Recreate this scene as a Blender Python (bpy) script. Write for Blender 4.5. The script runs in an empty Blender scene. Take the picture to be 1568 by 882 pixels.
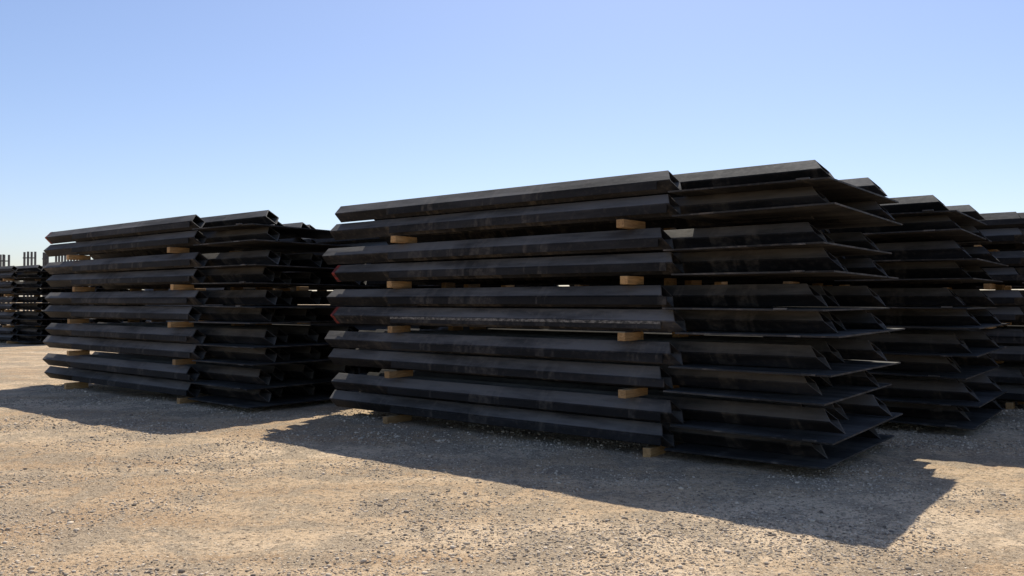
import bpy, math, random
import numpy as np
from mathutils import Vector, noise
random.seed(4); np.random.seed(4)
sc = bpy.context.scene
sc.view_settings.view_transform='Standard'
sc.view_settings.look='None'
sc.view_settings.exposure=0

# ---------------- materials ----------------
def new_mat(name):
    m=bpy.data.materials.new(name); m.use_nodes=True
    nt=m.node_tree; nt.nodes.clear()
    out=nt.nodes.new('ShaderNodeOutputMaterial'); b=nt.nodes.new('ShaderNodeBsdfPrincipled')
    nt.links.new(b.outputs[0],out.inputs[0])
    return m,nt,b
def nz(nt,scale,detail=4,rough=.55,vec=None,dist=0):
    n=nt.nodes.new('ShaderNodeTexNoise'); n.inputs['Scale'].default_value=scale
    n.inputs['Detail'].default_value=detail; n.inputs['Roughness'].default_value=rough
    n.inputs['Distortion'].default_value=dist
    if vec: nt.links.new(vec,n.inputs['Vector'])
    return n
def ramp(nt,src,stops):
    r=nt.nodes.new('ShaderNodeValToRGB')
    while len(r.color_ramp.elements)<len(stops): r.color_ramp.elements.new(.5)
    for e,(p,c) in zip(r.color_ramp.elements,stops):
        e.position=p; e.color=(*c,1) if len(c)==3 else c
    nt.links.new(src,r.inputs[0]); return r
def mix(nt,fac,a,b,mode='MIX'):
    m=nt.nodes.new('ShaderNodeMix'); m.data_type='RGBA'; m.blend_type=mode
    if hasattr(fac,'links'): nt.links.new(fac,m.inputs[0])
    else: m.inputs[0].default_value=fac
    for s,i in ((a,6),(b,7)):
        if hasattr(s,'links'): nt.links.new(s,m.inputs[i])
        else: m.inputs[i].default_value=(*s,1)
    return m.outputs[2]
def coords(nt,sc=(1,1,1)):
    t=nt.nodes.new('ShaderNodeTexCoord'); mp=nt.nodes.new('ShaderNodeMapping')
    mp.inputs['Scale'].default_value=sc
    nt.links.new(t.outputs['Object'],mp.inputs[0]); return mp.outputs[0]
def bump(nt,b,src,st,dist):
    bp=nt.nodes.new('ShaderNodeBump'); bp.inputs['Strength'].default_value=st; bp.inputs['Distance'].default_value=dist
    nt.links.new(src,bp.inputs['Height']); nt.links.new(bp.outputs[0],b.inputs['Normal']); return bp

def steel(name,tint,dust,rough=.5,dust_skylit=.55):
    m,nt,b=new_mat(name)
    v=coords(nt,(.35,2,2)); v2=coords(nt,(1,1,1)); v4=coords(nt,(1.0,.12,.12))
    n1=nz(nt,2.2,5,.6,v); n2=nz(nt,14,5,.65,v2); n3=nz(nt,2.3,4,.6,v4,.3)
    c=ramp(nt,n1.outputs[0],[(.38,tuple(x*.35 for x in tint)),(.52,tint),(.66,tuple(x*2.2 for x in tint))]).outputs[0]
    dm=ramp(nt,n2.outputs[0],[(.52,(0,0,0)),(.68,(.4,.4,.4))]).outputs[0]
    c=mix(nt,dm,c,dust)
    at=nt.nodes.new('ShaderNodeAttribute'); at.attribute_name='tone'
    c=mix(nt,1.0,c,at.outputs['Color'],'MULTIPLY')
    sp=ramp(nt,n3.outputs[0],[(.56,(0,0,0)),(.59,(.55,.55,.55))]).outputs[0]
    sp=mix(nt,1.0,sp,ramp(nt,n2.outputs[0],[(.4,(.2,.2,.2)),(.6,(1,1,1))]).outputs[0],'MULTIPLY')
    c=mix(nt,sp,c,tuple(x*1.5 for x in dust))
    # upward faces lightened: settled dust plus sky-lit highlight painted into the colour
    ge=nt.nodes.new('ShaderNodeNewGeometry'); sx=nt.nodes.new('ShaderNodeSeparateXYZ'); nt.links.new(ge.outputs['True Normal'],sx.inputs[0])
    up=ramp(nt,sx.outputs[2],[(.35,(0,0,0)),(.70,(dust_skylit,dust_skylit,dust_skylit))]).outputs[0]
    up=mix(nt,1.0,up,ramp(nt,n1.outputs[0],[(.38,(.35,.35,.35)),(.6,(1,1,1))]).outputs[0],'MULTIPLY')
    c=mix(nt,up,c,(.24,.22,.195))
    nt.links.new(c,b.inputs['Base Color'])
    rr=nt.nodes.new('ShaderNodeMapRange'); rr.inputs[3].default_value=rough-.04; rr.inputs[4].default_value=rough+.25
    nt.links.new(n2.outputs[0],rr.inputs[0]); nt.links.new(rr.outputs[0],b.inputs['Roughness'])
    b.inputs['Specular IOR Level'].default_value=.28
    bump(nt,b,n2.outputs[0],.3,.012)
    return m
M_TUBE=steel('mill_scale_steel',(.0135,.013,.0138),(.072,.06,.048),.66)
M_PLATE=steel('plate_steel',(.021,.020,.019),(.10,.085,.07),.58,.28)
M_BAR=steel('bar_steel',(.012,.0118,.0125),(.058,.05,.042),.68)

m,nt,b=new_mat('timber_dunnage'); M_WOOD=m
v=coords(nt,(14,1.2,14)); n=nz(nt,3,6,.6,v,1.2); 
c=ramp(nt,n.outputs[0],[(.3,(.29,.16,.062)),(.55,(.50,.29,.115)),(.8,(.62,.41,.19))]).outputs[0]
at=nt.nodes.new('ShaderNodeAttribute'); at.attribute_name='tone'
c=mix(nt,1.0,c,at.outputs['Color'],'MULTIPLY')
nt.links.new(c,b.inputs['Base Color']); b.inputs['Roughness'].default_value=.85
bump(nt,b,n.outputs[0],.3,.005)

m,nt,b=new_mat('red_paint'); M_RED=m
n=nz(nt,20,4,.5,coords(nt)); nt.links.new(ramp(nt,n.outputs[0],[(.35,(.05,.02,.02)),(.6,(.25,.03,.02))]).outputs[0],b.inputs['Base Color']); b.inputs['Roughness'].default_value=.7
m,nt,b=new_mat('scraped_rust_edge'); M_SCR=m
n=nz(nt,30,4,.7,coords(nt,(.6,1,1))); nt.links.new(ramp(nt,n.outputs[0],[(.42,(.035,.032,.028)),(.62,(.26,.23,.19))]).outputs[0],b.inputs['Base Color']); b.inputs['Roughness'].default_value=.65

# ground
m,nt,b=new_mat('desert_gravel_dirt'); M_G=m
t=coords(nt)
tt=nt.nodes.new('ShaderNodeTexCoord'); mp=nt.nodes.new('ShaderNodeMapping'); mp.inputs['Rotation'].default_value=(0,0,.55); mp.inputs['Scale'].default_value=(.35,1.3,1)
nt.links.new(tt.outputs['Object'],mp.inputs[0])
big=nz(nt,.5,5,.6,mp.outputs[0],.6); mid=nz(nt,1.5,6,.72,t,.4); fine=nz(nt,18,5,.78,t); fine2=nz(nt,80,3,.75,t)
c=ramp(nt,big.outputs[0],[(.40,(.46,.305,.175)),(.5,(.60,.43,.265)),(.60,(.74,.56,.37))]).outputs[0]
c=mix(nt,ramp(nt,mid.outputs[0],[(.48,(0,0,0)),(.55,(.75,.75,.75))]).outputs[0],c,(.36,.285,.20))
c=mix(nt,ramp(nt,fine.outputs[0],[(.51,(0,0,0)),(.60,(.72,.72,.72))]).outputs[0],c,(.17,.125,.085))
c=mix(nt,ramp(nt,fine2.outputs[0],[(.53,(0,0,0)),(.63,(.65,.65,.65))]).outputs[0],c,(.78,.63,.44))
def stones(scale,c):
    vo=nt.nodes.new('ShaderNodeTexVoronoi'); vo.inputs['Scale'].default_value=scale; nt.links.new(t,vo.inputs['Vector'])
    vr=ramp(nt,vo.outputs['Distance'],[(.22,(1,1,1)),(.38,(0,0,0))]).outputs[0]
    sep=nt.nodes.new('ShaderNodeSeparateColor'); nt.links.new(vo.outputs['Color'],sep.inputs[0])
    sel=ramp(nt,sep.outputs[0],[(.50,(0,0,0)),(.55,(1,1,1))]).outputs[0]
    ms=mix(nt,1.0,vr,sel,'MULTIPLY')
    stc=ramp(nt,sep.outputs[1],[(0,(.13,.10,.075)),(.5,(.43,.33,.23)),(1,(.82,.69,.52))]).outputs[0]
    return mix(nt,ms,c,stc),ms
c,ms=stones(30,c); c,ms2=stones(65,c)
nt.links.new(c,b.inputs['Base Color']); b.inputs['Roughness'].default_value=.95; b.inputs['Specular IOR Level'].default_value=.08
def math_(op,a,bv):
    n=nt.nodes.new('ShaderNodeMath'); n.operation=op; nt.links.new(a,n.inputs[0])
    if hasattr(bv,'links'): nt.links.new(bv,n.inputs[1])
    else: n.inputs[1].default_value=bv
    return n.outputs[0]
hh=math_('ADD',math_('ADD',fine.outputs[0],math_('MULTIPLY',ms,.5)),math_('MULTIPLY',ms2,.3))
bump(nt,b,hh,.8,.04)

m,nt,b=new_mat('pebbles'); M_ST=m
at=nt.nodes.new('ShaderNodeAttribute'); at.attribute_name='tone'
nt.links.new(at.outputs['Color'],b.inputs['Base Color']); b.inputs['Roughness'].default_value=.9

m,nt,b=new_mat('weathered_fence_steel'); M_F=m
n=nz(nt,1.5,5,.6,coords(nt)); nt.links.new(ramp(nt,n.outputs[0],[(.3,(.05,.05,.052)),(.7,(.14,.135,.13))]).outputs[0],b.inputs['Base Color']); b.inputs['Roughness'].default_value=.7

# ---------------- mesh helper ----------------
class MB:
    def __init__(s): s.v=[]; s.f=[]; s.t=[]
    def add(s,vs,fs,tone=1.0):
        o=len(s.v); s.v+=vs; s.f+=[tuple(i+o for i in f) for f in fs]
        c=tone if isinstance(tone,tuple) else (tone,)*3
        s.t+=[c]*len(vs)
    def obj(s,name,mat,parent=None,bevel=0):
        me=bpy.data.meshes.new(name); me.from_pydata(s.v,[],s.f); me.update()
        ca=me.color_attributes.new('tone','FLOAT_COLOR','POINT')
        ca.data.foreach_set('color',np.array([(a,b_,c_,1.) for a,b_,c_ in s.t],dtype=np.float32).ravel())
        me.materials.append(mat)
        ob=bpy.data.objects.new(name,me); sc.collection.objects.link(ob)
        if parent: ob.parent=parent
        if bevel:
            bm=ob.modifiers.new('bevel','BEVEL'); bm.width=bevel; bm.segments=1
        return ob
def box(mb,x0,x1,y0,y1,z0,z1,tone=1.0,j=None):
    vs=[(x,y,z) for z in (z0,z1) for x,y in ((x0,y0),(x1,y0),(x1,y1),(x0,y1))]
    if j: vs=[(x+j(x,y,z)[0],y+j(x,y,z)[1],z+j(x,y,z)[2]) for x,y,z in vs]
    mb.add(vs,[(3,2,1,0),(4,5,6,7),(0,1,5,4),(1,2,6,5),(2,3,7,6),(3,0,4,7)],tone)
def prof(r,ch):
    p=[]
    for k in range(4):
        a=k*math.pi/2
        c=Vector((math.cos(a),math.sin(a)))*r
        prv=Vector((math.cos(a-math.pi/2),math.sin(a-math.pi/2)))*r
        nx=Vector((math.cos(a+math.pi/2),math.sin(a+math.pi/2)))*r
        d1=c+(prv-c).normalized()*ch; d2=c+(nx-c).normalized()*ch
        p+=[d1,d1*.5+d2*.5+c.normalized()*ch*.2,d2]
    return p
def tube(mb,u0,u1,v,zc,r,cut=.7,tone=1.0,roll=0,yaw=0,dz=0,lcut=0):
    po=prof(r,.010); pi_=prof(r-.016,.008); n=len(po)
    vs=[]
    cr,sr=math.cos(roll),math.sin(roll)
    for P in (po,pi_):
        for end in (0,1):
            for q in P:
                y=q.x*cr-q.y*sr; z=q.x*sr+q.y*cr
                u=(u0+lcut*z) if end==0 else (u1-cut*(z))
                vs.append((u,v+y+yaw*(u-u0),zc+z+dz*end))
    fs=[]
    for i in range(n):
        k=(i+1)%n
        fs+=[(i,k,n+k,n+i),(2*n+k,2*n+i,3*n+i,3*n+k),(k,i,2*n+i,2*n+k),(n+i,n+k,3*n+k,3*n+i)]
    mb.add(vs,fs,tone)

U=Vector((.785,-.620,0)); V=Vector((.620,.785,0)); B=Vector((2.89,7.40,0))
ANG=-math.atan2(.620,.785)
def stack(u,v,seed,left=None,right=None,rows=5,bright=None,red=(),shorttop=False):
    rnd=random.Random(seed)
    e=bpy.data.objects.new('steel_panel_stack',None); sc.collection.objects.link(e)
    e.location=B+U*u+V*v; e.rotation_euler=(0,0,ANG); e.empty_display_size=.3
    T,P,W,S,R,C=MB(),MB(),MB(),MB(),MB(),MB()
    r=.121; pitch=.592
    for k in range(rows):
        z0=.092+pitch*k
        for s in (2.1+rnd.uniform(-.06,.1),5.62+rnd.uniform(-.08,.08)):
            if k==0 and s<3: s-=.3
            w=.092
            zt=z0-.004; dip=-.04 if k==0 else 0
            for (ya,yb) in ((-.19+rnd.uniform(-.05,.06),.19+rnd.uniform(-.03,.03)),(.93,1.12),(1.4,1.66),(2.28,2.5)):
                sk=rnd.uniform(-.03,.03); tn=rnd.uniform(.65,1.15)
                box(W,-s-w/2+sk,-s+w/2+sk,ya,yb,z0-w+dip,zt,tn,lambda x,y,z,sk=sk,yb=yb:(sk*(y==yb),0,0))
        for h in (0,1):
            L=2*k+h
            zb=z0+h*.248
            lo=left[L] if left else rnd.uniform(-.13,.13)
            ro=right[L] if right else rnd.uniform(-.11,.11)
            zc=zb+r+.002
            base=rnd.choice([.5,.8,1,1,1.4,2.2])
            if bright==L: base=2.8
            zr=zc+.002
            yaw=rnd.uniform(-.003,.003)
            tube(T,-6.92+lo,-1.58+ro,0,zr,r,.65,base,rnd.uniform(-.04,.04),yaw,rnd.uniform(-.006,.006),lcut=rnd.choice([-.25,.1,.3,0]))
            if L in red:
                tube(R,-6.925+lo,-6.86+lo,0,zr,r+.003,0,1)
            a=-5.66+rnd.uniform(-.06,.06); bb=-1.62+rnd.uniform(-.08,.06)
            tb=rnd.uniform(.5,1.5)
            box(S,a,bb,-.129,-.117,zr-.085,zr-.004,tb)
            if bright==L:
                box(C,a,bb,-.1335,-.130,zr-.036,zr-.006,1)
            ends=[(.31,-.16),(.78,-.5),(1.25,-.35),(1.8,-.04),(2.14,-.3)]
            if shorttop and L>=8: ends=[(.31,-.16),(.78,-1.2),(1.25,-1.3),(1.8,-1.3),(2.14,-1.5)]
            for i,(tv,te) in enumerate(ends):
                low=rnd.uniform(.0,.055) if (i and h==0 and k>0) else 0
                tube(T,-6.75+lo+rnd.uniform(-.1,.5),te+ro*.8+rnd.uniform(-.06,.06),tv,zc+.010-low,r-.004,.9,rnd.uniform(.6,1.5),rnd.uniform(-.02,.02))
            yw=rnd.uniform(-.03,.03)
            pu=ro*.8+rnd.uniform(-.02,.03)
            sag=rnd.uniform(-.02,.012); sg2=rnd.uniform(-.02,.015)
            box(P,-1.57+pu,pu+.03,-.13,2.28,zb-.007,zb+.009,rnd.uniform(.8,1.6),
                lambda x,y,z,pu=pu,yw=yw,sag=sag,sg2=sg2:(yw*(y>1),0,(sag if x>pu-.5 else 0)+(sg2 if y>1 and x>pu-.5 else 0)))
            if rnd.random()<.7:
                q=rnd.uniform(0,.25)
                box(P,pu-.22-q,pu-.1-q,-.16,-.131,zb-.004,zb+.012,3)
    T.obj('bollard_tubes',M_TUBE,e); P.obj('anti_climb_plates',M_PLATE,e)
    W.obj('timber_dunnage',M_WOOD,e,.004); S.obj('edge_bars',M_BAR,e)
    if R.v: R.obj('red_paint_marks',M_RED,e)
    if C.v: C.obj('scraped_edge',M_SCR,e)
    return e
mainL=[.04,.07, 0,-.08, .06,-.04, .08,-.14, .03,.14]
mainR=[-.05,.05, -.08,.03, .08,-.07, .06,-.06, .03,.02]
stack(0,0,11,mainL,mainR,bright=4,red=(6,4))
stack(-7.8,-.66,12,red=(9,),shorttop=True)
stack(.55,3.55,13,None,[.02,.1,-.06,.06,.1,-.05,0,.08,-.12,-.2])
stack(2.35,6.7,14)
stack(-6.3,2.75,15)
stack(-30,5,16); stack(-31,8.5,17); stack(-21.5,8.5,18)
stack(1.2,10.2,19)

# distant standing fence
def fence(x0,x1,y,zt,seed):
    rnd=random.Random(seed)
    e=bpy.data.objects.new('bollard_fence_panel',None); sc.collection.objects.link(e); e.location=(x0,y,0)
    F=MB(); w=x1-x0; n=max(3,int(w/.2))
    for i in range(n):
        x=i*w/(n-1)
        box(F,x-.055,x+.055,-.055,.055,-.1,zt+rnd.uniform(-.03,.03),rnd.uniform(.7,1.2))
    box(F,-.08,w+.08,-.08,-.06,zt-.5,zt-.42)
    F.obj('bollards_and_rail',M_F,e)
    G=MB(); box(G,-.3,w+.3,-.6,.6,-.05,.25); G.obj('footing',M_G,e)
for i,(a,b_,zt) in enumerate([(-37.7,-37.0,5.0),(-36.1,-35.3,5.25),(-34.9,-34.6,5.2),(-34.2,-32.4,5.5),(-41,-38.4,5.1)]):
    fence(a,b_,60+i*.4,zt,i)

# ---------------- ground ----------------
def axis(lo,hi,dl,dh,step):
    a=list(np.arange(dl,dh,step)); s=step; x=dh
    while x<hi: a.append(x); s*=1.25; x+=s
    a.append(hi); s=step; x=dl; l=[]
    while x>lo: 
        s*=1.25; x-=s; l.append(max(x,lo))
    return np.array(l[::-1]+a)
xs=axis(-1500,1500,-8,7,.04); ys=axis(-400,3000,3.5,12,.04)
def gh(x,y):
    d=math.hypot(x,y)
    f=1 if d<60 else max(0,1-(d-60)/200)
    z=.035*noise.noise(Vector((x*.35,y*.35,0)))+.012*noise.noise(Vector((x*1.7,y*1.7,3)))
    if d<16: z+=.012*noise.noise(Vector((x*5,y*5,5)))+.008*noise.noise(Vector((x*11,y*11,5)))
    return z*f-.01
vs=[(x,y,gh(x,y)) for y in ys for x in xs]
nx=len(xs); ny=len(ys)
fs=[(j*nx+i,j*nx+i+1,(j+1)*nx+i+1,(j+1)*nx+i) for j in range(ny-1) for i in range(nx-1)]
me=bpy.data.meshes.new('ground'); me.from_pydata(vs,[],fs); me.materials.append(M_G)
me.polygons.foreach_set('use_smooth',[True]*len(fs))
g=bpy.data.objects.new('ground',me); sc.collection.objects.link(g)

# pebbles
import bmesh
bm=bmesh.new(); bmesh.ops.create_icosphere(bm,subdivisions=1,radius=1)
iv=np.array([v.co[:] for v in bm.verts]); ifc=np.array([[v.index for v in f.verts] for f in bm.faces]); bm.free()
N=60000; VV=[];CC=[]
cnt=0
while cnt<N:
    Y=3.8+ (random.random()**1.5)*12; X=(random.random()*2-1)*Y*.70
    cl=noise.noise(Vector((X*.8,Y*.8,9)))
    if random.random()> .45+cl*1.8: continue
    s=.003+.009*random.random()**2.5
    if random.random()<.010: s=random.uniform(.012,.022)
    if Y>9: s*=1.3
    sca=np.array([s*random.uniform(.7,1.4),s*random.uniform(.7,1.4),s*random.uniform(.45,.85)])
    a=random.random()*6.28
    p=iv*(1+np.random.uniform(-.25,.25,(12,1)))*sca
    q=np.empty_like(p); q[:,0]=p[:,0]*math.cos(a)-p[:,1]*math.sin(a); q[:,1]=p[:,0]*math.sin(a)+p[:,1]*math.cos(a); q[:,2]=p[:,2]
    q+=np.array([X,Y,gh(X,Y)+sca[2]*.35]); VV.append(q)
    t_=random.random()**.85; base=np.array([.19,.15,.11])*(1-t_)+np.array([.80,.65,.47])*t_
    CC.append(np.tile(np.append(base*random.uniform(.8,1.1),1),(12,1))); cnt+=1
VV=np.concatenate(VV); CC=np.concatenate(CC).astype(np.float32)
FF=(ifc[None]+12*np.arange(N)[:,None,None]).reshape(-1,3)
me=bpy.data.meshes.new('gravel'); me.vertices.add(len(VV)); me.vertices.foreach_set('co',VV.ravel())
me.loops.add(FF.size); me.loops.foreach_set('vertex_index',FF.ravel().astype(np.int32))
me.polygons.add(len(FF)); me.polygons.foreach_set('loop_start',np.arange(0,FF.size,3,dtype=np.int32))
me.update(calc_edges=True); me.validate()
ca=me.color_attributes.new('tone','FLOAT_COLOR','POINT'); ca.data.foreach_set('color',CC.ravel())
me.materials.append(M_ST)
sc.collection.objects.link(bpy.data.objects.new('gravel',me))

# ---------------- light ----------------
d=Vector((-.42,-2.0,-2.8)).normalized()
el=math.asin(-d.z); az=math.atan2(.42,2.0)
L=bpy.data.lights.new('sun','SUN'); L.energy=5.0; L.angle=math.radians(.5); L.color=(1,.945,.83)
lo=bpy.data.objects.new('sun',L); sc.collection.objects.link(lo); lo.rotation_euler=d.to_track_quat('-Z','Y').to_euler(); lo.location=(5,20,30)
w=bpy.data.worlds.new('World'); sc.world=w; w.use_nodes=True; nt=w.node_tree
bg=nt.nodes['Background']; sky=nt.nodes.new('ShaderNodeTexSky'); sky.sky_type='NISHITA'; sky.sun_disc=False
sky.sun_elevation=el; sky.sun_rotation=az; sky.air_density=1.0; sky.dust_density=.75; sky.ozone_density=2.0
mm=mix(nt,1.0,sky.outputs[0],(.985,.975,1.08),'MULTIPLY')
nt.links.new(mm,bg.inputs[0]); bg.inputs[1].default_value=.128

# ---------------- camera ----------------
c=bpy.data.cameras.new('camera'); c.sensor_width=36; c.lens=36*1250/1568; c.clip_end=5000; c.clip_start=.05
co=bpy.data.objects.new('camera',c); sc.collection.objects.link(co); co.location=(0,0,1.6)
co.rotation_euler=(math.radians(90)+math.atan(20/1250),0,0)
sc.camera=co
